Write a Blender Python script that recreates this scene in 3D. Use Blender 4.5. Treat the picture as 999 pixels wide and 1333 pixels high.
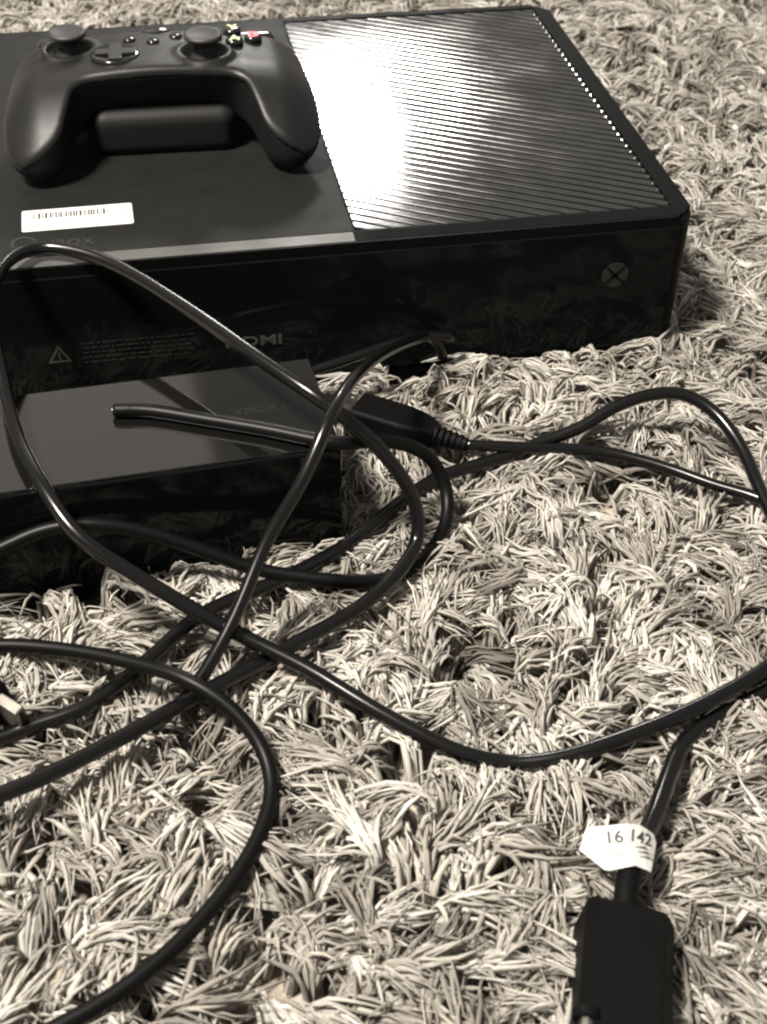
import bpy, bmesh, math, random
import numpy as np
from mathutils import Matrix, Vector

random.seed(7)
rng = np.random.default_rng(11)
for o in list(bpy.data.objects):
    bpy.data.objects.remove(o, do_unlink=True)
SC = bpy.context.scene
COL = SC.collection
S = 0.01                                   # lengths below are written in centimetres

# ------------------------------------------------------------------ camera
def camera():
    cd = bpy.data.cameras.new('camera'); co = bpy.data.objects.new('camera', cd); COL.objects.link(co)
    a, b, c = (math.radians(v) for v in (48.247, -11.880, 1.550))
    M = Matrix.Rotation(b, 4, 'Z') @ Matrix.Rotation(a, 4, 'X') @ Matrix.Rotation(c, 4, 'Z')
    co.matrix_world = Matrix.Translation(Vector((-26.654, -55.122, 40.823)) * S) @ M
    cd.sensor_fit = 'HORIZONTAL'; cd.sensor_width = 36.0; cd.lens = 1750.0 / 999.0 * 36.0
    cd.clip_start = 0.02; cd.clip_end = 50
    cd.dof.use_dof = True; cd.dof.focus_distance = 0.60; cd.dof.aperture_fstop = 22
    SC.camera = co
    SC.cycles.filter_width = 2.2
camera()

# ------------------------------------------------------------------ light
world = bpy.data.worlds.new('World'); SC.world = world; world.use_nodes = True
bg = world.node_tree.nodes['Background']
bg.inputs['Color'].default_value = (1.0, 0.95, 0.88, 1); bg.inputs['Strength'].default_value = 0.32

def area(name, loc, target, size, power, color, size_y=None, shape='DISK', spread=180):
    ld = bpy.data.lights.new(name, 'AREA'); ld.shape = shape; ld.size = size
    if size_y: ld.size_y = size_y
    ld.energy = power; ld.color = color; ld.spread = math.radians(spread)
    lo = bpy.data.objects.new(name, ld); COL.objects.link(lo)
    lo.location = loc
    d = Vector(target) - Vector(loc)
    lo.rotation_euler = d.to_track_quat('-Z', 'Y').to_euler()
    return lo
# ceiling lamp up to the left: the hard light on the rug
area('ceiling_lamp', (-1.00, -0.30, 1.75), (-0.12, 0.0, 0.0), 0.34, 126, (1.0, 0.932, 0.845))
# lamp across the room: its mirror image is the glare on the vent
area('far_lamp', (0.13, 1.95, 1.03), (-0.15, 0.10, 0.08), 0.27, 13, (1.0, 0.97, 0.92))
# soft panel light added for the warm sheen in the glossy plastic
area('sheen_panel', (-0.95, 2.50, 2.00), (-0.25, 0.0, 0.0), 1.6, 6.5, (1.0, 0.89, 0.76), size_y=1.3, shape='RECTANGLE')

SC.view_settings.view_transform = 'Standard'; SC.view_settings.look = 'None'
SC.view_settings.exposure = 0.0; SC.view_settings.gamma = 1.0
SC.view_settings.use_curve_mapping = False

# ------------------------------------------------------------------ materials
MATS = {}
def mat(name, color, rough=0.5, metallic=0.0, ior=1.5, coat=0.0, coat_rough=0.05, smudge=0.0, smudge_scale=60.0,
        bump=0.0, bump_scale=900.0, colvar=0.0, spec=0.5, sheen=0.0):
    m = bpy.data.materials.new(name); m.use_nodes = True
    nt = m.node_tree; b = nt.nodes['Principled BSDF']
    b.inputs['Base Color'].default_value = (*color, 1)
    b.inputs['Roughness'].default_value = rough
    b.inputs['Metallic'].default_value = metallic
    b.inputs['IOR'].default_value = ior
    b.inputs['Specular IOR Level'].default_value = spec
    b.inputs['Coat Weight'].default_value = coat
    b.inputs['Coat Roughness'].default_value = coat_rough
    b.inputs['Sheen Weight'].default_value = sheen
    tc = nt.nodes.new('ShaderNodeTexCoord')
    if smudge:
        n = nt.nodes.new('ShaderNodeTexNoise'); n.inputs['Scale'].default_value = smudge_scale
        n.inputs['Detail'].default_value = 6; n.inputs['Roughness'].default_value = 0.65
        nt.links.new(tc.outputs['Object'], n.inputs['Vector'])
        r = nt.nodes.new('ShaderNodeMapRange')
        r.inputs['From Min'].default_value = 0.35; r.inputs['From Max'].default_value = 0.75
        r.inputs['To Min'].default_value = rough; r.inputs['To Max'].default_value = rough + smudge
        nt.links.new(n.outputs['Fac'], r.inputs['Value']); nt.links.new(r.outputs['Result'], b.inputs['Roughness'])
    if colvar:
        n = nt.nodes.new('ShaderNodeTexNoise'); n.inputs['Scale'].default_value = 130
        n.inputs['Detail'].default_value = 8
        nt.links.new(tc.outputs['Object'], n.inputs['Vector'])
        mx = nt.nodes.new('ShaderNodeMix'); mx.data_type = 'RGBA'
        mx.inputs[6].default_value = (*[c * (1 - colvar) for c in color], 1)
        mx.inputs[7].default_value = (*[c * (1 + colvar) for c in color], 1)
        nt.links.new(n.outputs['Fac'], mx.inputs['Factor']); nt.links.new(mx.outputs[2], b.inputs['Base Color'])
    if bump:
        n = nt.nodes.new('ShaderNodeTexNoise'); n.inputs['Scale'].default_value = bump_scale
        n.inputs['Detail'].default_value = 3
        nt.links.new(tc.outputs['Object'], n.inputs['Vector'])
        bp = nt.nodes.new('ShaderNodeBump'); bp.inputs['Strength'].default_value = bump
        bp.inputs['Distance'].default_value = 0.0004
        nt.links.new(n.outputs['Fac'], bp.inputs['Height']); nt.links.new(bp.outputs['Normal'], b.inputs['Normal'])
    MATS[name] = m
    return m
mat('matte_black', (0.0058, 0.0062, 0.006), 0.52, spec=.18, bump=0.25, bump_scale=2500, smudge=0.12, colvar=0.2)
mat('gloss_black', (0.0035, 0.0045, 0.0045), 0.06, spec=.11, smudge=0.10, smudge_scale=45)
mat('satin_black', (0.003, 0.0033, 0.0033), 0.45, spec=.05, smudge=0.15)
mat('inside_black', (0.003, 0.003, 0.003), 0.7)
mat('slat_black', (0.010, 0.010, 0.010), 0.07, smudge=0.10, smudge_scale=30, coat=0.7, coat_rough=0.04, ior=1.55)
mat('trim_sheen', (0.05, 0.049, 0.046), 0.38, smudge=0.15)  # grey stands in for the bright reflection on the front lip
mat('sensor_glass', (0.004, 0.0038, 0.0036), 0.04, smudge=0.06, smudge_scale=20)
mat('print_grey', (0.040, 0.042, 0.040), 0.5)
mat('print_faint', (0.009, 0.0092, 0.009), 0.06)
mat('cord_matte', (0.0028, 0.0028, 0.0028), 0.42, spec=.13)
mat('print_dim', (0.014, 0.0145, 0.014), 0.45)
mat('logo_grey', (0.018, 0.0195, 0.018), 0.4, spec=.2)
mat('pad_black', (0.005, 0.0051, 0.0051), 0.40, spec=.30, bump=0.2, bump_scale=1800, smudge=0.10)
mat('pad_under', (0.005, 0.0052, 0.0054), 0.55, spec=.25, bump=0.2, bump_scale=1800)
mat('battery_black', (0.0075, 0.0075, 0.0072), 0.55, spec=.2, bump=0.2, bump_scale=1800)
mat('rubber', (0.012, 0.012, 0.012), 0.55)
mat('button_gloss', (0.008, 0.008, 0.008), 0.15)
mat('letter_green', (0.30, 0.46, 0.16), 0.4); mat('letter_red', (0.52, 0.07, 0.08), 0.4)
mat('letter_yellow', (0.55, 0.50, 0.22), 0.4); mat('letter_blue', (0.06, 0.12, 0.40), 0.4)
mat('cord', (0.0028, 0.0028, 0.0028), 0.21, smudge=0.03, smudge_scale=90, spec=.4)
mat('plug_plastic', (0.0026, 0.0026, 0.0026), 0.5, spec=.07, smudge=0.12, bump=0.2, bump_scale=2200)
mat('nickel', (0.24, 0.225, 0.20), 0.35, metallic=1.0, smudge=0.15, smudge_scale=200)
mat('paper', (0.50, 0.495, 0.475), 0.55, bump=0.1, bump_scale=600)
mat('ink', (0.03, 0.03, 0.03), 0.6); mat('ink_faint', (0.22, 0.21, 0.20), 0.6)

# ------------------------------------------------------------------ helpers
def link(name, me, m=None, parent=None, smooth=False):
    o = bpy.data.objects.new(name, me); COL.objects.link(o)
    if m is not None and len(me.materials) == 0: me.materials.append(MATS[m])
    if parent is not None: o.parent = parent
    if smooth: me.shade_smooth()
    return o
def from_bm(name, bm, m, parent=None, smooth=False, scale=S):
    bmesh.ops.recalc_face_normals(bm, faces=bm.faces[:])
    for v in bm.verts: v.co *= scale
    me = bpy.data.meshes.new(name); bm.to_mesh(me); bm.free()
    return link(name, me, m, parent, smooth)
def empty(name, loc=(0, 0, 0), rot=None, label=None, cat=None, group=None):
    o = bpy.data.objects.new(name, None); COL.objects.link(o); o.empty_display_size = 0.02
    o.location = Vector(loc) * S
    if rot is not None: o.rotation_euler = rot
    tag(o, label, cat, group)
    return o
def tag(o, label=None, cat=None, group=None, kind=None):
    if label: o['label'] = label
    if cat: o['category'] = cat
    if group: o['group'] = group
    if kind: o['kind'] = kind
def box_bm(x0, x1, y0, y1, z0, z1, bev=0.0, seg=2, bm=None):
    own = bm is None
    bm = bm or bmesh.new()
    r = bmesh.ops.create_cube(bm, size=1.0)
    for v in r['verts']:
        v.co = Vector((x0 + (v.co.x + .5) * (x1 - x0), y0 + (v.co.y + .5) * (y1 - y0), z0 + (v.co.z + .5) * (z1 - z0)))
    if bev:
        es = list({e for v in r['verts'] for e in v.link_edges})
        bmesh.ops.bevel(bm, geom=es, offset=bev, segments=seg, profile=0.5, affect='EDGES')
    return bm
def box(name, dims, m, parent=None, bev=0.0, seg=2, smooth=False):
    return from_bm(name, box_bm(*dims, bev, seg), m, parent, smooth)
def prism_bm(pts, z0, z1, bev=0.0, seg=1):
    bm = bmesh.new()
    lo = [bm.verts.new((x, y, z0)) for x, y in pts]; hi = [bm.verts.new((x, y, z1)) for x, y in pts]
    n = len(pts)
    bm.faces.new(lo[::-1]); top = bm.faces.new(hi)
    for i in range(n): bm.faces.new((lo[i], lo[(i + 1) % n], hi[(i + 1) % n], hi[i]))
    if bev: bmesh.ops.bevel(bm, geom=list(top.edges), offset=bev, segments=seg, affect='EDGES')
    return bm
def lathe_bm(prof, n=28, bm=None, M=None):
    bm = bm or bmesh.new(); rings = []
    for r, z in prof:
        if r < 1e-6: rings.append([bm.verts.new((0, 0, z))])
        else: rings.append([bm.verts.new((r * math.cos(2 * math.pi * k / n), r * math.sin(2 * math.pi * k / n), z)) for k in range(n)])
    for a, b in zip(rings, rings[1:]):
        for k in range(n):
            k2 = (k + 1) % n
            if len(a) == 1 and len(b) == 1: continue
            if len(a) == 1: bm.faces.new((a[0], b[k], b[k2]))
            elif len(b) == 1: bm.faces.new((a[k], a[k2], b[0]))
            else: bm.faces.new((a[k], a[k2], b[k2], b[k]))
    if M is not None:
        for ring in rings:
            for v in ring: v.co = M @ v.co
    return bm
def round_rect(x0, x1, y0, y1, r, n=6):
    pts = []
    for cx, cy, a0 in ((x1 - r, y0 + r, -90), (x1 - r, y1 - r, 0), (x0 + r, y1 - r, 90), (x0 + r, y0 + r, 180)):
        for k in range(n + 1):
            a = math.radians(a0 + 90 * k / n); pts.append((cx + r * math.cos(a), cy + r * math.sin(a)))
    return pts
def text_mesh(s, size, extrude=0.01, spacing=1.0):
    cu = bpy.data.curves.new('t', 'FONT'); cu.body = s; cu.size = size; cu.extrude = extrude
    cu.align_x = 'LEFT'; cu.space_character = spacing; cu.resolution_u = 4; cu.offset = size * .018
    ob = bpy.data.objects.new('t', cu); COL.objects.link(ob)
    bpy.context.view_layer.update()
    me = bpy.data.meshes.new_from_object(ob.evaluated_get(bpy.context.evaluated_depsgraph_get()))
    bpy.data.objects.remove(ob); bpy.data.curves.remove(cu)
    return me
def text(name, s, size, m, M, parent, extrude=0.01, width=None, spacing=1.0, height=None):
    me = text_mesh(s, size, extrude, spacing)
    xs = [v.co.x for v in me.vertices]; ys = [v.co.y for v in me.vertices]
    sx = width / (max(xs) - min(xs)) if width else 1.0
    sy = height / (max(ys) - min(ys)) if height else 1.0
    x0, y0 = min(xs), min(ys)
    for v in me.vertices:
        v.co = (M @ Vector(((v.co.x - x0) * sx, (v.co.y - y0) * sy, v.co.z))) * S
    me.materials.clear()
    return link(name, me, m, parent)
def catmull(P, step=0.25):
    P = [Vector(p) for p in P]; P = [P[0] * 2 - P[1]] + P + [P[-1] * 2 - P[-2]]
    out = []
    for i in range(1, len(P) - 2):
        p0, p1, p2, p3 = P[i - 1], P[i], P[i + 1], P[i + 2]
        # centripetal parametrisation keeps the cord free of kinks
        t0 = 0; t1 = t0 + max((p1 - p0).length, 1e-4) ** .5; t2 = t1 + max((p2 - p1).length, 1e-4) ** .5; t3 = t2 + max((p3 - p2).length, 1e-4) ** .5
        n = max(2, int((p2 - p1).length / step))
        for k in range(n):
            t = t1 + (t2 - t1) * k / n
            A1 = p0 * ((t1 - t) / (t1 - t0)) + p1 * ((t - t0) / (t1 - t0))
            A2 = p1 * ((t2 - t) / (t2 - t1)) + p2 * ((t - t1) / (t2 - t1))
            A3 = p2 * ((t3 - t) / (t3 - t2)) + p3 * ((t - t2) / (t3 - t2))
            B1 = A1 * ((t2 - t) / (t2 - t0)) + A2 * ((t - t0) / (t2 - t0))
            B2 = A2 * ((t3 - t) / (t3 - t1)) + A3 * ((t - t1) / (t3 - t1))
            out.append(B1 * ((t2 - t) / (t2 - t1)) + B2 * ((t - t1) / (t2 - t1)))
    out.append(P[-2])
    for _ in range(6):                      # relax: a stiff cord has no small wiggles
        out = [out[0]] + [out[i] * .5 + (out[i - 1] + out[i + 1]) * .25 for i in range(1, len(out) - 1)] + [out[-1]]
    return out
def tube_bm(path, rad, n=14, bm=None):
    bm = bm or bmesh.new()
    T = [(path[min(i + 1, len(path) - 1)] - path[max(i - 1, 0)]).normalized() for i in range(len(path))]
    u = T[0].cross(Vector((0, 0, 1)));  u = u.normalized() if u.length > 1e-4 else Vector((1, 0, 0))
    rings = []
    for i, p in enumerate(path):
        u = (u - T[i] * u.dot(T[i])).normalized(); w = T[i].cross(u)
        r = rad(i / (len(path) - 1)) if callable(rad) else rad
        rings.append([bm.verts.new(p + (u * math.cos(2 * math.pi * k / n) + w * math.sin(2 * math.pi * k / n)) * r) for k in range(n)])
    for a, b in zip(rings, rings[1:]):
        for k in range(n): bm.faces.new((a[k], a[(k + 1) % n], b[(k + 1) % n], b[k]))
    bm.faces.new(rings[0][::-1]); bm.faces.new(rings[-1])
    return bm
def frame(origin, xdir, up=(0, 0, 1)):
    x = Vector(xdir).normalized(); z = Vector(up); z = (z - x * z.dot(x)).normalized(); y = z.cross(x)
    M = Matrix((x, y, z)).transposed().to_4x4(); M.translation = Vector(origin)
    return M

# cord centre lines, centimetres, in the place's own axes
CORDS = {
    'A': ((-35.432, -21.256, 0.4), (-34.035, -21.021, 0.4), (-32.896, -20.662, 0.45), (-30.855, -20.228, 0.6), (-29.091, -18.962, 0.7), (-27.751, -17.844, 0.8), (-26.416, -16.681, 1.0), (-24.759, -15.714, 0.9), (-23.243, -15.051, 0.8), (-21.321, -14.157, 0.8), (-19.292, -12.993, 0.8), (-16.604, -10.662, 0.7), (-14.489, -9.162, 0.65), (-11.726, -8.38, 0.65), (-9.387, -7.927, 1.0), (-7.119, -7.707, 1.6), (-5.529, -7.248, 2.2), (-3.607, -7.058, 2.6), (-2.128, -7.239, 2.6), (-0.914, -8.31, 2.2), (-0.245, -10.313, 1.6), (-0.245, -12.365, 1.2), (-0.399, -14.372, 1.1), (-0.478, -16.932, 0.9), (-1.156, -19.663, 0.9), (-2.834, -22.211, 1.1), (-4.392, -23.372, 1.3), (-8.031, -24.743, 1.1), (-11.276, -25.398, 0.75), (-13.684, -25.54, 0.35), (-15.362, -25.195, 0.1), (-17.04, -24.662, 0.4), (-19.647, -22.826, 1.0), (-22.241, -20.462, 1.5), (-24.709, -18.751, 2.1), (-26.098, -18.056, 2.8), (-28.286, -16.842, 4.0), (-30.305, -15.588, 5.2), (-31.491, -13.564, 6.0), (-32.649, -9.947, 6.4), (-33.194, -6.646, 7.2), (-33.491, -4.31, 8.4), (-33.158, -1.774, 8.8), (-32.41, 0.063, 8.65), (-31.411, 0.841, 8.5), (-29.692, 0.229, 8.5), (-28.023, -1.077, 8.4), (-24.914, -5.226, 8.3), (-22.117, -9.583, 8.2), (-20.226, -11.862, 7.8), (-18.769, -12.625, 6.7), (-17.198, -13.076, 4.6), (-16.461, -13.467, 2.9), (-16.457, -13.997, 1.6), (-17.63, -15.69, 1.35), (-19.548, -17.262, 1.2), (-21.956, -18.49, 1.1), (-23.937, -19.528, 1.15), (-26.761, -21.119, 1.35), (-29.689, -22.864, 1.6), (-32.405, -24.329, 1.85), (-33.711, -24.806, 1.9), (-35.249, -25.351, 1.9)),
    'B': ((-35.74, -19.968, -1.0), (-34.276, -20.189, -0.95), (-32.512, -20.654, -0.85), (-30.433, -21.072, -0.5), (-28.615, -21.321, 0.25), (-27.057, -20.801, 0.95), (-26.326, -20.317, 1.55), (-25.533, -19.617, 2.3), (-24.632, -18.573, 3.2), (-23.119, -16.585, 5.0), (-21.573, -15.586, 6.9), (-20.429, -14.16, 8.3), (-19.916, -13.259, 8.5), (-19.048, -11.438, 8.2), (-17.131, -7.312, 6.4), (-15.736, -4.806, 5.1), (-14.329, -2.632, 3.9), (-13.119, -0.8, 2.711), (-12.56, -0.7, 2.211), (-12.353, -0.7, 1.248)),
    'C': ((-35.802, -16.64, 1.0), (-33.984, -16.931, 1.2), (-31.57, -17.833, 1.5), (-28.919, -19.439, 2.0), (-26.689, -21.245, 2.45), (-25.142, -22.625, 1.9), (-24.34, -24.018, 1.2), (-24.261, -25.516, 0.85), (-25.056, -27.466, 0.75), (-26.461, -29.362, 0.7), (-28.401, -31.192, 0.7), (-30.185, -32.372, 0.7), (-31.874, -33.112, 0.7), (-33.732, -33.782, 0.7)),
    'E': ((-35.565, -13.931, 2.9), (-33.721, -13.519, 3.2), (-32.141, -13.157, 3.6), (-30.276, -13.225, 3.8), (-28.17, -13.403, 3.3), (-25.769, -13.901, 2.3), (-23.635, -14.485, 1.4), (-21.443, -15.005, 1.0), (-19.205, -15.364, 0.75), (-17.505, -15.17, 0.6), (-15.932, -14.096, 0.7), (-14.84, -12.548, 0.95), (-14.544, -11.255, 1.6), (-15.087, -10.578, 2.9), (-16.427, -10.962, 4.3), (-18.278, -11.776, 5.4), (-19.673, -12.305, 5.88), (-22.375, -10.938, 5.85), (-25.147, -9.687, 5.85), (-27.338, -8.734, 5.85), (-28.458, -8.55, 5.85)),
    'F': ((-12.868, -7.723, 1.25), (-11.308, -8.035, 1.2), (-9.509, -8.324, 1.1), (-6.636, -8.847, 0.95), (-4.094, -10.299, 0.9), (-2.108, -12.028, 0.9), (-0.219, -13.653, 1.0), (1.008, -16.078, 0.8), (0.1, -19.678, 0.7), (-1.779, -22.354, 0.6), (-4.365, -23.758, 0.45), (-6.529, -24.451, 0.4), (-8.594, -25.737, 0.45), (-9.774, -27.278, 0.5), (-10.971, -29.011, 0.8), (-11.947, -30.298, 1.25), (-12.841, -31.469, 1.6), (-13.238, -32.268, 1.55), (-13.498, -33.067, 1.5)),
    'D': ((-25.308, -3.6, 1.21), (-22.283, -3.3, 2.221), (-19.635, -3.0, 2.825), (-17.308, -2.5, 3.109), (-15.091, -1.8, 3.239), (-13.611, -1.2, 3.08), (-11.93, -0.8, 2.582)),
}
PATHS = {k: catmull(v) for k, v in CORDS.items()}
RADII = {'A': .31, 'B': .27, 'C': .29, 'D': .26, 'E': .30, 'F': .29}

KX, KY, KT, KZ = -19.45, -12.14, math.radians(3.16), 5.55     # sensor bar: right front corner, yaw, top

# ------------------------------------------------------------------ rug
def vnoise(x, y, seed, octaves=3):
    """smooth value noise on arrays"""
    out = np.zeros_like(x); amp = 1.0; tot = 0
    for o in range(octaves):
        g = np.random.default_rng(seed + o).random((256, 256))
        xi = np.floor(x).astype(int); yi = np.floor(y).astype(int); fx = x - xi; fy = y - yi
        fx = fx * fx * (3 - 2 * fx); fy = fy * fy * (3 - 2 * fy)
        a = g[xi % 256, yi % 256]; b = g[(xi + 1) % 256, yi % 256]; c = g[xi % 256, (yi + 1) % 256]; d = g[(xi + 1) % 256, (yi + 1) % 256]
        out += amp * ((a * (1 - fx) + b * fx) * (1 - fy) + (c * (1 - fx) + d * fx) * fy); tot += amp
        amp *= .5; x = x * 2.03 + 17.3; y = y * 2.03 + 5.1
    return out / tot

def rug():
    m = bpy.data.materials.new('rug_backing'); m.use_nodes = True
    m.node_tree.nodes['Principled BSDF'].inputs['Base Color'].default_value = (0.30, 0.26, 0.21, 1)
    m.node_tree.nodes['Principled BSDF'].inputs['Roughness'].default_value = 0.95
    MATS['rug_backing'] = m
    bm = bmesh.new(); bmesh.ops.create_grid(bm, x_segments=2, y_segments=2, size=150)
    for v in bm.verts: v.co.z = -1.75
    base = from_bm('carpet', bm, 'rug_backing'); tag(base, 'beige shag carpet backing under the pile', 'carpet', kind='structure')

    # yarn material: colour of each strand, streaked along its length
    m = bpy.data.materials.new('yarn'); m.use_nodes = True; MATS['yarn'] = m
    nt = m.node_tree; b = nt.nodes['Principled BSDF']
    at = nt.nodes.new('ShaderNodeAttribute'); at.attribute_name = 'yarn'        # (shade, length along, side)
    sp = nt.nodes.new('ShaderNodeSeparateXYZ'); nt.links.new(at.outputs['Vector'], sp.inputs[0])
    cb = nt.nodes.new('ShaderNodeCombineXYZ')
    def mul(sock, k):
        n = nt.nodes.new('ShaderNodeMath'); n.operation = 'MULTIPLY'; n.inputs[1].default_value = k
        nt.links.new(sock, n.inputs[0]); return n.outputs[0]
    nt.links.new(mul(sp.outputs[0], 813.0), cb.inputs[0]); nt.links.new(mul(sp.outputs[1], .8), cb.inputs[1]); nt.links.new(mul(sp.outputs[2], 5.5), cb.inputs[2])
    ns = nt.nodes.new('ShaderNodeTexNoise'); ns.inputs['Scale'].default_value = 1.0; ns.inputs['Detail'].default_value = 3
    nt.links.new(cb.outputs[0], ns.inputs['Vector'])
    ramp = nt.nodes.new('ShaderNodeValToRGB'); e = ramp.color_ramp.elements
    e[0].position = 0.0; e[0].color = (0.22, 0.198, 0.168, 1)
    e[1].position = 1.0; e[1].color = (0.83, 0.80, 0.73, 1)
    q = ramp.color_ramp.elements.new(0.40); q.color = (0.50, 0.462, 0.405, 1)
    q = ramp.color_ramp.elements.new(0.70); q.color = (0.69, 0.65, 0.58, 1)
    nt.links.new(sp.outputs[0], ramp.inputs[0])
    mx = nt.nodes.new('ShaderNodeMix'); mx.data_type = 'RGBA'; mx.blend_type = 'MULTIPLY'; mx.inputs['Factor'].default_value = 1.0
    r2 = nt.nodes.new('ShaderNodeMapRange'); r2.inputs['From Min'].default_value = .3; r2.inputs['From Max'].default_value = .7
    r2.inputs['To Min'].default_value = .65; r2.inputs['To Max'].default_value = 1.12
    nt.links.new(ns.outputs['Fac'], r2.inputs['Value']); nt.links.new(ramp.outputs[0], mx.inputs[6]); nt.links.new(r2.outputs[0], mx.inputs[7])
    nt.links.new(mx.outputs[2], b.inputs['Base Color'])
    bp = nt.nodes.new('ShaderNodeBump'); bp.inputs['Strength'].default_value = 0.9; bp.inputs['Distance'].default_value = 0.0010
    nt.links.new(ns.outputs['Fac'], bp.inputs['Height']); nt.links.new(bp.outputs['Normal'], b.inputs['Normal'])
    b.inputs['Roughness'].default_value = 0.6; b.inputs['Specular IOR Level'].default_value = 0.3
    b.inputs['Sheen Weight'].default_value = 0.12; b.inputs['Sheen Roughness'].default_value = 0.4
    tl = nt.nodes.new('ShaderNodeBsdfTranslucent'); ms = nt.nodes.new('ShaderNodeMixShader'); ms.inputs[0].default_value = 0.40
    nt.links.new(mx.outputs[2], tl.inputs['Color']); nt.links.new(b.outputs[0], ms.inputs[1]); nt.links.new(tl.outputs[0], ms.inputs[2])
    nt.links.new(ms.outputs[0], nt.nodes['Material Output'].inputs['Surface'])

    # how far the cords press the pile down
    RES = .15; X0, Y0 = -60., -60.; NX, NY = int(110 / RES), int(140 / RES)
    LIM = np.full((NX, NY), 99.)
    for k, path in PATHS.items():
        r = RADII[k]
        for P in path:
            if P.z > 3: continue
            n = int((r + .12) / RES) + 1; ix = int((P.x - X0) / RES); iy = int((P.y - Y0) / RES)
            for i in range(ix - n, ix + n + 1):
                for j in range(iy - n, iy + n + 1):
                    if 0 <= i < NX and 0 <= j < NY:
                        d = math.hypot((i - ix) * RES, (j - iy) * RES)
                        if d < r + .12: LIM[i, j] = min(LIM[i, j], P.z - .8 * r)

    # tuft roots: each tuft is one lock of yarns lying over the same way
    sp_ = .95
    gx, gy = np.meshgrid(np.arange(-52, 42, sp_), np.arange(-48, 66, sp_), indexing='ij')
    gx = (gx + rng.uniform(-.5, .5, gx.shape) * sp_).ravel(); gy = (gy + rng.uniform(-.5, .5, gy.shape) * sp_).ravel()
    xr = -9.7 + (gy + 36.7) * .423 + 7; xl = -34.2 - 6 - np.clip(gy, 0, 99) * .05
    keep = (gx > xl) & (gx < xr)
    keep &= ~((gx < -.3) & (gx > -34.9) & (gy > .4) & (gy < 27))                     # under the console
    c, s = math.cos(KT), math.sin(KT)
    kl = (gx - KX) * c + (gy - KY) * s; kb = -(gx - KX) * s + (gy - KY) * c
    keep &= ~((kl < -.2) & (kl > -24.7) & (kb > .2) & (kb < 6.4))                  # under the sensor bar
    hidden = (gx < -6) & (gy > 27) & (gy < 41)
    keep &= ~(hidden & (rng.random(gx.shape) < .6))
    gx, gy = gx[keep], gy[keep]; nt_ = len(gx)
    swirl = vnoise(gx / 9 + 40, gy / 9 + 40, 3, 3) * 2 * math.pi * 2.4
    tuft_az = swirl + rng.normal(0, .80, nt_)
    tuft_cu = rng.normal(0, .6, nt_)
    tuft_sh = np.clip(rng.normal(.60, .26, nt_) + (vnoise(gx / 4 + 9, gy / 4 + 9, 21, 2) - .5) * .7, 0, 1)
    tuft_h = 1.92 + (vnoise(gx / 3.6 + 70, gy / 3.6 + 70, 31, 3) - .5) * 1.7 + rng.normal(0, .36, nt_)
    tuft_l = rng.uniform(2.0, 4.2, nt_); tuft_tp = rng.uniform(.28, .70, nt_)
    tuft_w = rng.uniform(.11, .23, nt_)
    near = gy < 12
    def build(name, sel, per, K, NS, rad):
        T = np.repeat(np.nonzero(sel)[0], per); N = len(T)
        t = np.linspace(0, 1, K)[None, :] ** .9
        fine = rng.random(N) < .25                                   # thin loose yarns among the fat ones
        az = tuft_az[T] + rng.normal(0, .13, N)
        L = tuft_l[T] * rng.uniform(.6, 1.1, N); H = tuft_h[T] + rng.normal(0, .11, N)
        stray = rng.random(N) < .10
        az = np.where(stray, az + rng.normal(0, .9, N), az); H = np.where(stray | fine, H + .10, H); H = np.clip(H, .9, 2.9)
        L = np.where(stray, L * .7, L)
        tp = (tuft_tp[T] + rng.normal(0, .06, N))[:, None]; curl = (tuft_cu[T] + rng.normal(0, .22, N))[:, None]
        a = az[:, None] + curl * t ** 1.5 + rng.normal(0, .10, (N, K)) + .14 * np.sin(t * rng.uniform(3, 9, N)[:, None] + rng.uniform(0, 6.28, N)[:, None])
        s = L[:, None] * t ** 1.25
        ds = np.diff(s, axis=1, prepend=0)
        off = rng.normal(0, 1, N) * tuft_w[T]; of2 = rng.normal(0, .16, N)
        sq = 1 - .45 * t
        px = (gx[T] + np.cos(az) * of2)[:, None] - (np.sin(az) * off)[:, None] * sq + np.cumsum(np.cos(a) * ds, axis=1)
        py = (gy[T] + np.sin(az) * of2)[:, None] + (np.cos(az) * off)[:, None] * sq + np.cumsum(np.sin(a) * ds, axis=1)
        u = t / tp
        dome = (off / (tuft_w[T] * 2.2)) ** 2 * .35
        pz = -1.75 + (H - dome)[:, None] * np.where(u < 1, 2 * u - u * u, 1 - (u - 1) ** 2 * rng.uniform(.0, .40, N)[:, None]) + rng.normal(0, .075, (N, K)) * t
        pz = np.maximum(pz, -1.75)
        # keep clear of the console and the sensor bar
        def clear(fx, fy, x0, x1, y0, y1, mg):
            ins = (fx > x0 - mg) & (fx < x1 + mg) & (fy > y0 - mg) & (fy < y1 + mg)
            d = np.stack([fx - x0 + mg, x1 + mg - fx, fy - y0 + mg, y1 + mg - fy]); k = np.argmin(d, 0); dd = np.min(d, 0)
            return (np.where(ins & (k == 0), -dd, 0) + np.where(ins & (k == 1), dd, 0)), (np.where(ins & (k == 2), -dd, 0) + np.where(ins & (k == 3), dd, 0))
        mg = rng.uniform(.12, .6, N)[:, None]
        dx, dy = clear(px, py, -35.2, .38, 0, 27.4, mg); px = px + dx; py = py + dy
        fx = (px - KX) * c + (py - KY) * s_; fy = -(px - KX) * s_ + (py - KY) * c
        dx, dy = clear(fx, fy, -24.9, 0, 0, 6.6, mg); px = px + dx * c - dy * s_; py = py + dx * s_ + dy * c
        ix = np.clip(((px - X0) / RES).astype(int), 0, NX - 1); iy = np.clip(((py - Y0) / RES).astype(int), 0, NY - 1)
        lim = LIM[ix, iy]; free = (rng.random(N) < .07)[:, None]
        pz = np.where(free, pz, np.minimum(pz, lim))
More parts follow.
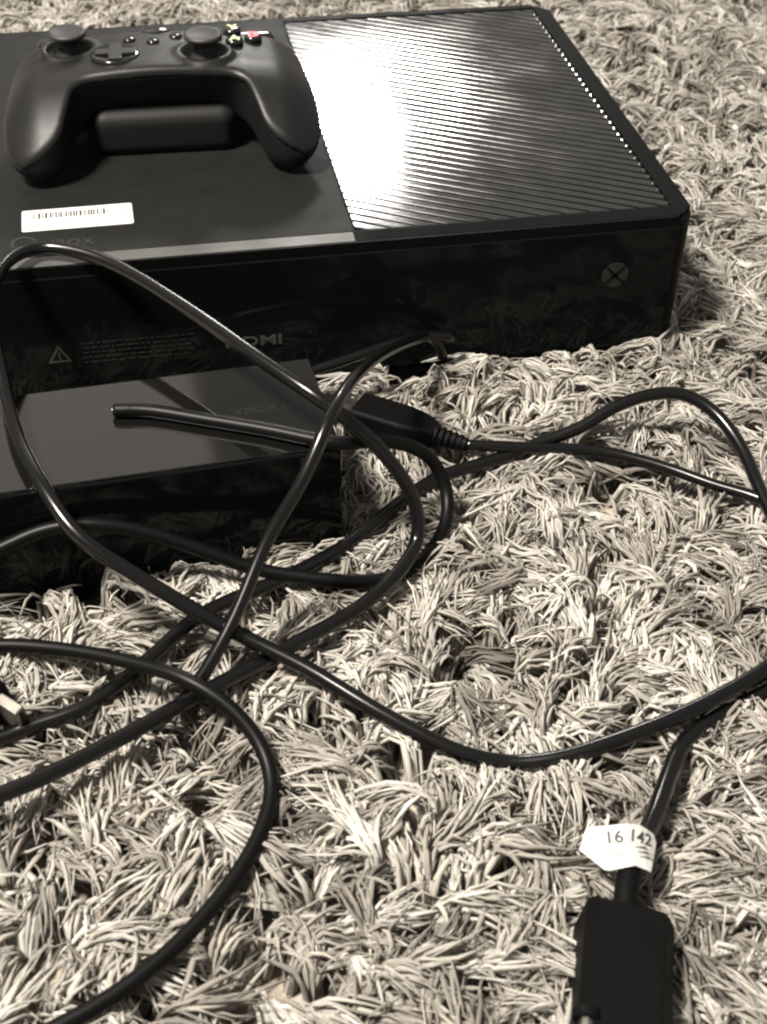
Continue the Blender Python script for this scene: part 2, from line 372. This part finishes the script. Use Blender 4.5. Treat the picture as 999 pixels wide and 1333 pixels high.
        P = np.stack([px, py, pz], -1)
        Tg = np.gradient(P, axis=1); Tg /= np.linalg.norm(Tg, axis=2, keepdims=True) + 1e-9
        ref = np.array([0, 0, 1.0]) + rng.normal(0, .45, size=(N, 1, 3)); U = np.cross(Tg, ref); U /= np.linalg.norm(U, axis=2, keepdims=True) + 1e-9
        V = np.cross(Tg, U)
        R0 = rad * np.where(fine, .6, 1.0)[:, None] * rng.uniform(.65, 1.3, N)[:, None] * (1.0 - .80 * np.clip((t - .45) / .55, 0, 1) ** 1.7)
        flat = rng.uniform(.55, .95, N)[:, None, None]
        ang = np.arange(NS) * 2 * math.pi / NS
        tw = rng.normal(0, 1.1, N)[:, None] * t + rng.normal(0, .4, N)[:, None]
        verts = np.empty((N, K, NS, 3), np.float32); attr = np.empty((N, K, NS, 3), np.float32)
        ct, st = np.cos(tw)[..., None], np.sin(tw)[..., None]
        U2 = U * ct + V * st; V2 = V * ct - U * st
        for k in range(NS):
            verts[:, :, k] = (P + (U2 * math.cos(ang[k]) + V2 * flat * math.sin(ang[k])) * R0[..., None]) * S
            attr[:, :, k, 2] = abs((k / NS) * 2 - 1) * 2.0
        sh = np.clip(tuft_sh[T] + rng.normal(0, .09, N) + np.where(fine, .08, 0), 0, 1)
        attr[..., 0] = sh[:, None, None]; attr[..., 1] = (t * L[:, None])[..., None]
        base = (np.arange(N) * K * NS)[:, None, None]
        kk = np.arange(K - 1)[None, :, None] * NS; ss = np.arange(NS)[None, None, :]; s2 = (ss + 1) % NS
        quads = np.stack([base + kk + ss, base + kk + s2, base + kk + NS + s2, base + kk + NS + ss], -1).reshape(-1, 4)
        me = bpy.data.meshes.new(name)
        nv = N * K * NS; nf = len(quads)
        me.vertices.add(nv); me.vertices.foreach_set('co', verts.ravel())
        me.loops.add(nf * 4); me.loops.foreach_set('vertex_index', quads.ravel().astype(np.int32))
        me.polygons.add(nf); me.polygons.foreach_set('loop_start', np.arange(0, nf * 4, 4, dtype=np.int32))
        me.polygons.foreach_set('use_smooth', np.ones(nf, bool))
        me.update(calc_edges=True)
        A = me.attributes.new('yarn', 'FLOAT_VECTOR', 'POINT'); A.data.foreach_set('vector', attr.ravel())
        me.materials.append(MATS['yarn'])
        return me, N
    s_ = s
    me1, n1 = build('carpet_pile', near, 22, 6, 3, .112)
    me2, n2 = build('carpet_pile', ~near, 14, 5, 3, .125)
    print('strands', n1, n2)
    o = link('carpet_pile', me1); tag(o, 'long beige shag carpet pile all over the floor', 'carpet', kind='stuff')
    o2 = link('carpet_pile', me2); tag(o2, 'long beige shag carpet pile behind and beyond the console', 'carpet', kind='stuff')
rug()

# ------------------------------------------------------------------ game console
def clip_poly(poly, x0, x1, y0, y1):
    def cut(P, f, inter):
        out = []
        for i in range(len(P)):
            a, b = P[i], P[(i + 1) % len(P)]
            if f(a): out.append(a)
            if f(a) != f(b): out.append(inter(a, b))
        return out
    for ax, lim, sg in ((0, x0, 1), (0, x1, -1), (1, y0, 1), (1, y1, -1)):
        f = lambda p: sg * (p[ax] - lim) >= 0
        def inter(a, b):
            t = (lim - a[ax]) / (b[ax] - a[ax]); return (a[0] + (b[0] - a[0]) * t, a[1] + (b[1] - a[1]) * t)
        poly = cut(poly, f, inter)
        if len(poly) < 3: return []
    return poly

def console():
    root = empty('game_console', (0, 0, 0), label='large black game console with ribbed vent on its right half', cat='game console')
    W_, D_, Hh, SP = 35.2, 27.4, 7.9, -16.70
    bm = prism_bm(round_rect(-W_, .38, 0, D_, 1.0), 0.0, Hh, bev=.25, seg=3)
    body = from_bm('body', bm, 'satin_black', root)
    cutter = box('cutter', (SP + .12, -.57, 1.15, 26.85, 6.9, 9), 'satin_black')
    md = body.modifiers.new('b', 'BOOLEAN'); md.operation = 'DIFFERENCE'; md.object = cutter; md.solver = 'EXACT'
    bpy.context.view_layer.update()
    me = bpy.data.meshes.new_from_object(body.evaluated_get(bpy.context.evaluated_depsgraph_get()))
    body.modifiers.clear(); body.data = me; bpy.data.objects.remove(cutter)
    # matte left half of the top, in front of it a lip with its reflected sheen painted grey, dark lip in front of the vent
    box('top_panel', (-W_ + .25, SP, 1.02, 27.15, 7.6, 7.94), 'matte_black', root, bev=.03)
    bm = bmesh.new()
    def lip(x0, x1, name, m):
        pr = [(.14, 7.915), (.98, 7.945), (.98, 7.5), (.14, 7.5)]
        bm = bmesh.new()
        L = [bm.verts.new((x0, y, z)) for y, z in pr]; Rr = [bm.verts.new((x1, y, z)) for y, z in pr]
        bm.faces.new(L); bm.faces.new(Rr[::-1])
        for i in range(4): bm.faces.new((L[i], Rr[i], Rr[(i + 1) % 4], L[(i + 1) % 4]))
        bmesh.ops.bevel(bm, geom=bm.edges[:], offset=.03, segments=1, affect='EDGES')
        return from_bm(name, bm, m, root)
    lip(-W_ + .3, SP - .02, 'front_trim', 'trim_sheen')['label'] = 'strip along the front edge of the matte top, reflected sheen painted as grey'
    lip(SP + .06, -.5, 'front_trim', 'gloss_black')
    box('vent_floor', (SP + .16, -.60, 1.18, 26.8, 6.95, 7.0), 'inside_black', root)
    # diagonal slats over the fan
    x0, x1, y0, y1 = SP + .14, -.62, 1.2, 26.8
    a = math.radians(-29); tn = math.tan(a); pitch = .70; half = .70 * .355
    k = 0; y = y0 + (x1 - x0) * tn
    while y < y1 + .5:
        # y is the slat's height at the right-hand end
        poly = [(x0 - 1, y - half + (x0 - 1 - x1) * tn), (x1 + 1, y - half + tn), (x1 + 1, y + half + tn), (x0 - 1, y + half + (x0 - 1 - x1) * tn)]
        q = clip_poly(poly, x0, x1, y0, y1)
        y += pitch
        if len(q) < 3: continue
        ar = abs(sum(q[i][0] * q[(i + 1) % len(q)][1] - q[(i + 1) % len(q)][0] * q[i][1] for i in range(len(q)))) / 2
        if ar < .08: continue
        sb = prism_bm(q, 7.15, 7.84, bev=.035, seg=1)
        ye = y - pitch                       # rounded tip where the slat meets the rim
        if y0 + .2 < ye < y1 - .2: bmesh.ops.create_icosphere(sb, subdivisions=2, radius=.135, matrix=Matrix.Translation((x1 - .06, ye, 7.80)))
        from_bm('vent_slat', sb, 'slat_black', root)
    # glossy front with print
    fp = from_bm('front_panel', box_bm(-W_ + .4, -.45, -.07, .3, .55, 7.35, .05, 2), 'gloss_black', root)
    FM = lambda x, z: Matrix.Translation((x, -.08, z)) @ Matrix.Rotation(math.pi / 2, 4, 'X')
    text('hdmi_print', 'HDMI', .8, 'print_grey', FM(-23.2, 2.62), root, width=2.75, height=.56)
    # warning triangle
    bm = bmesh.new()
    def tri(r, off, z, flip):
        return [bm.verts.new((-31.2 + r * math.cos(math.radians(90 + 120 * i)), z, 3.02 + r * math.sin(math.radians(90 + 120 * i)))) for i in range(3)]
    o_, i_ = tri(.66, 0, -.082, 0), tri(.44, 0, -.082, 0)
    for i in range(3): bm.faces.new((o_[i], o_[(i + 1) % 3], i_[(i + 1) % 3], i_[i]))
    box_bm(-31.24, -31.16, -.085, -.07, 2.95, 3.26, bm=bm); box_bm(-31.24, -31.16, -.085, -.07, 2.80, 2.88, bm=bm)
    from_bm('warning_symbol', bm, 'print_grey', root)
    bm = bmesh.new()
    for r in range(5):                      # five lines of small print, too small to read
        x = -30.1; end = -24.4 - random.random() * 1.0
        while x < end:
            w = random.uniform(.12, .5); box_bm(x, x + w, -.08, -.07, 3.62 - r * .27, 3.675 - r * .27, bm=bm); x += w + .1
    from_bm('small_print', bm, 'print_dim', root)
    # round power emblem with an X
    cx, cz, R = -3.5, 4.92, .70
    bm = bmesh.new(); vs = [bm.verts.new((cx + R * math.cos(t), -.08, cz + R * math.sin(t))) for t in np.linspace(0, 2 * math.pi, 32, endpoint=False)]
    bm.faces.new(vs); r = bmesh.ops.extrude_face_region(bm, geom=bm.faces[:])
    for v in r['geom']:
        if isinstance(v, bmesh.types.BMVert): v.co.y = -.10
    pb = from_bm('power_emblem', bm, 'logo_grey', root)
    bm = bmesh.new()
    for sx in (-1, 1):                       # two arcs crossing
        pts = []
        for t in np.linspace(0, 1, 9):
            px = sx * (.47 * (1 - t) - .10 * math.sin(math.pi * t) - .49 * t); pz = -.50 + .98 * t + .10 * math.sin(math.pi * t)
            if px * px + pz * pz <= (R * 1.04) ** 2: pts.append((px, pz, .20 - .10 * t))
        A = [bm.verts.new((cx + px + w * .7, -.112, cz + pz)) for px, pz, w in pts]; Bq = [bm.verts.new((cx + px - w * .7, -.112, cz + pz)) for px, pz, w in pts]
        for i in range(len(pts) - 1): bm.faces.new((A[i], A[i + 1], Bq[i + 1], Bq[i]))
    from_bm('emblem_cross', bm, 'gloss_black', pb)
    # faint emblem and lettering near the front of the matte top
    bm = lathe_bm([(.62, 7.935), (.62, 7.955), (.47, 7.955), (.47, 7.935)], 32, M=Matrix.Translation((-32.15, 2.25, 0)))
    from_bm('top_emblem', bm, 'logo_grey', root)
    text('top_lettering', 'XBOX', .8, 'logo_grey', Matrix.Translation((-31.3, 1.75, 7.945)), root, width=2.4, height=.62, spacing=1.2)
console()

def sticker():
    root = empty('barcode_sticker', (-29.62, 4.33, 7.945), (0, 0, math.radians(.5)), 'white barcode sticker on the matte top of the console', 'sticker')
    from_bm('paper', prism_bm(round_rect(-2.63, 2.63, -1.0, 1.0, .12, 4), 0, .018), 'paper', root)
    bm = bmesh.new(); x = -2.1; r = random.Random(4)
    while x < 1.35:
        w = r.choice((.03, .05, .08, .11)); box_bm(x, x + w, .12, .66, .012, .022, bm=bm); x += w + r.choice((.04, .06, .1))
    from_bm('barcode', bm, 'ink', root)
    bm = bmesh.new()
    for y, h, x0, x1 in ((-.12, .14, -1.1, 1.0), (-.5, .2, -2.0, 1.1)):
        x = x0
        while x < x1:
            w = r.uniform(.05, .16); box_bm(x, x + w, y, y + h * r.uniform(.6, 1), .012, .022, bm=bm); x += w + r.choice((.03, .05, .14))
    for x in (1.9, 2.02, 2.16): box_bm(x, x + .07, -.25, .12, .012, .022, bm=bm)
    from_bm('small_print', bm, 'ink_faint', root)
sticker()

# ------------------------------------------------------------------ sensor bar
def sensor():
    root = empty('sensor_bar', (KX, KY, 0), (0, 0, KT), 'glossy black sensor bar lying face up in front of the console', 'sensor bar')
    zt = KZ
    box('housing', (-24.9, 0, 0, 6.6, zt - 6.7, zt - .12), 'gloss_black', root, bev=.10, seg=2)
    box('glass_face', (-24.8, -.08, .08, 6.5, zt - .14, zt), 'sensor_glass', root, bev=.04, seg=2)
    box('end_slot', (-1.75, -1.45, -.02, .3, zt - 1.8, zt - .35), 'inside_black', root)
    text('face_lettering', 'XBOX', .8, 'print_faint', Matrix.Translation((-4.1, 3.0, zt + .004)), root, width=2.0, height=.5, extrude=.004)
    bm = lathe_bm([(.36, zt - .004), (.36, zt + .008), (.25, zt + .008), (.25, zt - .004)], 28, M=Matrix.Translation((-1.55, 3.3, 0)))
    from_bm('face_emblem', bm, 'print_faint', root)
sensor()

# ------------------------------------------------------------------ game controller
def controller():
    import openvdb
    root = empty('game_controller', (-24.85, 12.4, 7.95), (0, 0, math.radians(-2.0)), 'matte black game controller resting on the left half of the console', 'controller'); root.scale = (1.035, 1.0, 1.0)
    h = .085
    xs = np.arange(-8.3, 8.3, h); ys = np.arange(-6.6, 5.4, h); zs = np.arange(-.4, 5.6, h)
    X, Y, Z = np.meshgrid(xs, ys, zs, indexing='ij')
    def smin(a, b, k):
        q = np.clip(.5 + .5 * (b - a) / k, 0, 1); return b * (1 - q) + a * q - k * q * (1 - q)
    def smax(a, b, k): return -smin(-a, -b, k)
    AX = np.abs(X)
    def rbox2(x, y, cx, cy, hx, hy, r):
        qx = np.abs(x - cx) - hx + r; qy = np.abs(y - cy) - hy + r
        return np.hypot(np.maximum(qx, 0), np.maximum(qy, 0)) + np.minimum(np.maximum(qx, qy), 0) - r
    def cone2(x, y, ax, ay, bx, by, ra, rb):
        dx, dy = bx - ax, by - ay; t = np.clip(((x - ax) * dx + (y - ay) * dy) / (dx * dx + dy * dy), 0, 1)
        return np.hypot(x - ax - dx * t, y - ay - dy * t) - (ra + (rb - ra) * t)
    body2 = rbox2(AX, Y, 0, 1.0, 6.6, 3.1, 1.6)
    grip2 = cone2(AX, Y, 5.5, 1.3, 6.30, -3.9, 2.35, 1.78)
    out2 = smin(body2, grip2, .9)
    # face height: flat in the middle, rolling off over the grips and at the far edge
    gy_ = np.clip(-.6 - Y, 0, 9)
    top = 4.62 - .018 * AX ** 2 - .085 * gy_ ** 2 - np.clip(Y - 2.6, 0, 9) ** 2 * .30 - np.clip(AX - 5.6, 0, 9) ** 2 * .28
    top = top + .10 * np.clip(Y, -2.4, 3) * -.6
    bot = .55 + np.clip(Y + 3.5, 0, 9) * .16 + np.clip(AX - 5.9, 0, 9) ** 2 * .35
    bot = np.where(bot < 0, 0, bot) - .5 * np.clip((-Y - 1.5) / 2.5, 0, 1)
    under = out2 + np.clip(4.0 - Z, 0, 9) * .42 * np.clip((4.6 - AX) / 2.2, .12, 1) * np.clip((1.5 - Y) / 2, 0, 1)
    f = smax(smax(under, Z - top, .38), bot - Z, 1.1)
    def rbox3(cx, cy, cz, hx, hy, hz, r):
        qx, qy, qz = np.abs(X - cx) - hx + r, np.abs(Y - cy) - hy + r, np.abs(Z - cz) - hz + r
        return np.sqrt(np.maximum(qx, 0) ** 2 + np.maximum(qy, 0) ** 2 + np.maximum(qz, 0) ** 2) + np.minimum(np.maximum(np.maximum(qx, qy), qz), 0) - r
    ax_ = 5.5 + (1.3 - Y) * .18
    def sstep(a, b, v):
        q = np.clip((v - a) / (b - a), 0, 1); return q * q * (3 - 2 * q)
    inner = sstep(-.25, .5, ax_ - AX) * sstep(.8, -.4, Y)
    seam = (1.55 + .10 * (Y + 3)) * (1 - inner) + (top - .42) * inner
    face = np.maximum(f, seam - Z)
    # wells for the sticks
    for cx, cy in ((-4.35, 1.55), (2.25, -.35)):
        d = np.sqrt((X - cx) ** 2 + (Y - cy) ** 2)
        zt = 4.62 - .018 * cx * cx - .06 * cy
        ring = np.sqrt((d - 1.25) ** 2 + (Z - zt + .05) ** 2) - .20
        face = smin(face, ring, .25)
        face = smax(face, -(np.sqrt(d ** 2 + ((Z - zt - .55) * 1.0) ** 2) - 1.16), .12)
    back = np.maximum(f + .07, Z - seam)
    batt = smax(rbox3(0, 1.25, 1.05, 3.6, 3.45, 1.25, .75), -rbox3(0, 9, 9, .1, .1, .1, .05), .1)
    def mesh(name, F, m):
        g = openvdb.FloatGrid(5.0); g.copyFromArray(np.ascontiguousarray(F.astype(np.float32)))
        pts, quads = g.convertToQuads(0.0)
        pts = pts * h + np.array([xs[0], ys[0], zs[0]])
        me = bpy.data.meshes.new(name); me.from_pydata((pts * S).tolist(), [], quads[:, ::-1].tolist()); me.update()
        bm = bmesh.new(); bm.from_mesh(me)
        for _ in range(3): bmesh.ops.smooth_vert(bm, verts=bm.verts[:], factor=.5, use_axis_x=True, use_axis_y=True, use_axis_z=True)
        bmesh.ops.recalc_face_normals(bm, faces=bm.faces[:])
        bm.to_mesh(me); bm.free()
        return link(name, me, m, root, smooth=True)
    mesh('face_shell', face, 'pad_black')
    mesh('back_shell', back, 'pad_under')
    mesh('battery_cover', batt, 'battery_black')
    fz = lambda x, y: 4.62 - .018 * x * x - .06 * y - max(y - 2.6, 0) ** 2 * .3
    for cx, cy in ((-4.35, 1.55), (2.25, -.35)):
        z = fz(cx, cy)
        st = from_bm('thumbstick', lathe_bm([(0, z - .9), (.95, z - .75), (.62, z - .1), (.48, z + .35), (.55, z + .62), (.80, z + .70), (.92, z + .78), (.95, z + .92), (.88, z + 1.02), (.74, z + 1.0), (.55, z + .93), (0, z + .91)], 36, M=Matrix.Translation((cx, cy, 0))), 'rubber', root, smooth=True)
    cx, cy = -2.05, -.25; z = fz(cx, cy)
    dp = from_bm('direction_pad', lathe_bm([(0, z - .2), (1.18, z - .2), (1.20, z + .10), (1.12, z + .17), (.6, z + .09), (0, z + .07)], 36, M=Matrix.Translation((cx, cy, 0))), 'button_gloss', root, smooth=True)
    bm = box_bm(cx - 1.0, cx + 1.0, cy - .33, cy + .33, z - .1, z + .26, .05, 2); box_bm(cx - .33, cx + .33, cy - 1.0, cy + 1.0, z - .1, z + .264, .05, 2, bm=bm)
    from_bm('cross', bm, 'pad_black', dp)
    for x, y in ((-1.35, 1.75), (-.2, 1.25), (.95, 1.95)):
        zz = fz(x, y)
        from_bm('menu_button', lathe_bm([(0, zz - .1), (.32, zz - .1), (.33, zz + .08), (.27, zz + .14), (0, zz + .15)], 20, M=Matrix.Translation((x, y, 0))), 'button_gloss', root, smooth=True)
    zz = fz(0, 3.1)
    from_bm('guide_button', lathe_bm([(0, zz - .1), (.72, zz - .1), (.72, zz + .06), (.6, zz + .14), (0, zz + .16)], 28, M=Matrix.Translation((0, 3.1, 0))), 'button_gloss', root, smooth=True)
    for ch, m, x, y in (('A', 'letter_green', 3.85, 1.2), ('B', 'letter_red', 4.85, 2.05), ('X', 'letter_blue', 2.85, 2.05), ('Y', 'letter_yellow', 3.85, 2.9)):
        zz = fz(x, y)
        bt = from_bm('face_button', lathe_bm([(0, zz - .1), (.44, zz - .1), (.46, zz + .2), (.42, zz + .29), (.28, zz + .34), (0, zz + .35)], 28, M=Matrix.Translation((x, y, 0))), 'button_gloss', root, smooth=True)
        text('letter', ch, .7, m, Matrix.Translation((x - .27, y - .32, zz + .345)), bt, extrude=.015, width=.54, height=.64)
    # bumpers and triggers at the far side
    for s_ in (-1, 1):
        bm = box_bm(s_ * 3.9 - 2.2, s_ * 3.9 + 2.2, 3.5, 4.6, 2.6, 3.7, .35, 3)
        from_bm('bumper', bm, 'button_gloss', root, smooth=True)
        bm = box_bm(s_ * 4.6 - 1.0, s_ * 4.6 + 1.0, 3.3, 5.0, .5, 2.6, .5, 3)
        from_bm('trigger', bm, 'pad_under', root, smooth=True)
controller()

# ------------------------------------------------------------------ cables
def xf(bm, M):
    for v in bm.verts: v.co = M @ v.co
    return bm
def hdmi_plug(parent, M, shell=1.15, body=3.4, w=2.1, t=1.15, ribs=5):
    """plug along +x of M: origin at the tip of the metal shell"""
    bm = box_bm(0, shell + .2, -.70, .70, -.225, .225, .06, 2)
    sh = from_bm('metal_shell', xf(bm, M), 'nickel', parent)
    from_bm('contact_tongue', xf(box_bm(-.004, .3, -.55, .55, -.10, .10), M), 'inside_black', sh)
    bm = bmesh.new()
    prof = [(shell, .93, .82), (shell + .08, 1, 1), (shell + body * .62, 1, 1), (shell + body * .85, .82, .95), (shell + body, .55, .80)]
    rings = []
    for x, fw, ft in prof:
        rr = round_rect(-w / 2 * fw, w / 2 * fw, -t / 2 * ft, t / 2 * ft, .22, 4); rings.append([bm.verts.new((x, a, b)) for a, b in rr])
    for a, b in zip(rings, rings[1:]):
        for k in range(len(a)): bm.faces.new((a[k], a[(k + 1) % len(a)], b[(k + 1) % len(a)], b[k]))
    bm.faces.new(rings[0][::-1]); bm.faces.new(rings[-1])
    from_bm('plug_body', xf(bm, M), 'plug_plastic', parent)
    x = shell + body - .05; ry = Matrix.Rotation(math.pi / 2, 4, 'Y')
    for k in range(ribs):
        r = .52 - .03 * k
        bm = lathe_bm([(0, 0), (r - .06, 0), (r, .06), (r, .2), (r - .06, .26), (0, .26)], 18, M=M @ Matrix.Translation((x, 0, 0)) @ ry)
        from_bm('strain_relief', bm, 'plug_plastic', parent, smooth=False)
        x += .30
    bm = lathe_bm([(0, -.2), (.36, -.2), (.34, x - shell - body + .15), (0, x - shell - body + .15)], 16, M=M @ Matrix.Translation((shell + body, 0, 0)) @ ry)
    from_bm('boot', bm, 'plug_plastic', parent, smooth=False)
    return x
def cable(name, key, label):
    P = PATHS[key]
    root = empty(name, (0, 0, 0), label=label, cat='cable')
    from_bm('cord', tube_bm(P, (lambda t: .27 + .08 * min(1, max(0, (t - .3) * 6))) if key == 'F' else RADII[key]), 'cord_matte' if key in 'CE' else 'cord', root, smooth=True)
    return root

cable('cable', 'A', 'long black cable looping over the console edge and across the carpet to the right')
cable('cable', 'B', 'black cable arching over the right end of the sensor bar')
cable('cable', 'D', 'short black cable behind the sensor bar at the foot of the console')
rC = cable('cable', 'C', 'black cable curving down through the lower left of the carpet')
rE = cable('cable', 'E', 'black cable with its loose end lying on top of the sensor bar')
P = PATHS['E']; d = (P[-1] - P[-2]).normalized()
bm = lathe_bm([(0, -.6), (.30, -.6), (.31, -.4), (.31, .1), (.24, .22), (0, .22)], 16, M=frame(P[-1], d) @ Matrix.Rotation(math.pi / 2, 4, 'Y'))
from_bm('end_sleeve', bm, 'cord_matte', rE)
bm = lathe_bm([(0, .15), (.13, .15), (.13, .27), (.1, .29), (0, .29)], 14, M=frame(P[-1], d) @ Matrix.Rotation(math.pi / 2, 4, 'Y'))
from_bm('glint_tip', bm, 'nickel', rE)  # bright stud added for the glint at the cord's end

# video cable: plug beside the sensor bar, big plug and paper flag in the foreground
rF = cable('video_cable', 'F', 'black video cable with a ribbed plug and a white paper tag by its big plug')
tip = Vector((-18.25, -4.05, 1.45)); end = Vector((-12.74, -7.80, 1.28))
hdmi_plug(rF, frame(tip, end - tip, (-.05, .12, 1)), shell=.9, body=4.1, w=1.95, t=1.25, ribs=5)

def big_plug():
    # block lying on the pile, cable leaving its far end
    M = frame((-13.55, -32.85, 1.15), (-.36, -.93, -.02), (.10, -.10, 1.0))   # +x runs towards the viewer
    L, w, t = 5.6, 1.33, 1.05
    bm = prism_bm([(0, 0), (1, 0), (1, 1), (0, 1)], 0, 1)
    bm.free(); bm = bmesh.new()
    sec = [(-w, -t), (w, -t), (w, t * .75), (w - .18, t), (-w + .05, t), (-w - .42, t * .35), (-w - .42, -t * .6)]
    sec = [(b, a) for a, b in sec]
    rings = [[bm.verts.new((x, -a, b)) for b, a in sec] for x in (0, .1, L)]
    for v in rings[0]: v.co.y *= .96; v.co.z *= .94
    for a, b in zip(rings, rings[1:]):
        for k in range(len(a)): bm.faces.new((a[k], a[(k + 1) % len(a)], b[(k + 1) % len(a)], b[k]))
    bm.faces.new(rings[0][::-1]); bm.faces.new(rings[-1])
    bmesh.ops.bevel(bm, geom=bm.edges[:], offset=.05, segments=2, affect='EDGES')
    blk = from_bm('connector_block', xf(bm, M), 'plug_plastic', rF)
    return M
BM_ = big_plug()
ry = Matrix.Rotation(math.pi / 2, 4, 'Y')
PF = PATHS['F']; k = len(PF) - 1; acc = 0
while acc < 1.9: acc += (PF[k] - PF[k - 1]).length; k -= 1
from_bm('cable_boot', tube_bm(PF[k:], .41, 18), 'plug_plastic', rF, smooth=True)
from_bm('thumb_screw', lathe_bm([(0, 0), (.42, 0), (.46, .06), (.46, .30), (.40, .36), (0, .36)], 20, M=BM_ @ Matrix.Translation((3.95, -1.05, .80)) @ ry), 'plug_plastic', rF, smooth=False)
from_bm('screw_shaft', lathe_bm([(0, 0), (.24, 0), (.24, 1.2), (.2, 1.3), (0, 1.3)], 16, M=BM_ @ Matrix.Translation((4.25, -1.05, .86)) @ ry), 'nickel', rF, smooth=False)

def tag_flag():
    # folded paper flag round the cord
    a0 = Vector((-13.20, -30.85, 2.20)); M = frame(a0, (1, -.12, .02), (.05, -.45, 1))
    ol = [(-1.25, .0), (-.95, .66), (-.82, .72), (.45, .74), (.95, .70), (1.45, .45), (1.52, .15), (1.10, -.86), (.55, -.66), (-.35, -.76), (-.5, -.72)]
    bm = bmesh.new()
    n = 14
    import mathutils
    def zc(x): return .12 * (x + 1.3) if x < .45 else .21 - .42 * (x - .45) - .5 * max(0, x - .8) ** 2
    top = [bm.verts.new((x, y, zc(x))) for x, y in ol]
    f = bm.faces.new(top)
    bmesh.ops.triangulate(bm, faces=[f])
    for xc in (-.2, .45, .7, .95, 1.2):
        bmesh.ops.bisect_plane(bm, geom=bm.verts[:] + bm.edges[:] + bm.faces[:], plane_co=(xc, 0, 0), plane_no=(1, 0, 0))
    for v in bm.verts: v.co.z = zc(v.co.x)
    r = bmesh.ops.extrude_face_region(bm, geom=bm.faces[:])
    for g in r['geom']:
        if isinstance(g, bmesh.types.BMVert): g.co.z += .02
    fl = from_bm('paper_flag', xf(bm, M), 'paper', rF); fl['label'] = 'white folded paper tag with 16 and 142 on it'
    def printed(st, x, y, w, hh, rot, m):
        o = text('tag_print', st, .5, m, Matrix.Translation((x, y, 0)) @ Matrix.Rotation(rot, 4, 'Z'), fl, extrude=.004, width=w, height=hh)
        for v in o.data.vertices:
            q = v.co / S; q.z = zc(q.x) + .034 + (.006 if q.z > 0 else 0); v.co = (M @ q) * S
    printed('16', -.26, .12, .52, .42, 0, 'ink'); printed('142', .52, .16, .76, .42, -.22, 'ink')
    printed('Xbc', -.40, -.28, .55, .28, -.12, 'ink_faint')
    bm = bmesh.new()
    for k in range(3): box_bm(.62 + .05 * k, 1.0 + .05 * k, -.05 - .16 * k, .0 - .16 * k, .0, .17 - .03 * k, bm=bm)
    from_bm('tag_print', xf(bm, M), 'ink_faint', fl)
    from_bm('fold', xf(box_bm(.42, .45, -.02, .55, .20, .236), M), 'ink_faint', fl)
tag_flag()

# plug at the left edge, the other end of the curving cable
tipC = Vector((-33.05, -20.72, .95)); dC = Vector((-.72, .72, .03))
hdmi_plug(rC, frame(tipC, dC, (.62, .62, .15)), shell=1.15, body=3.3, w=2.0, t=1.1, ribs=3)
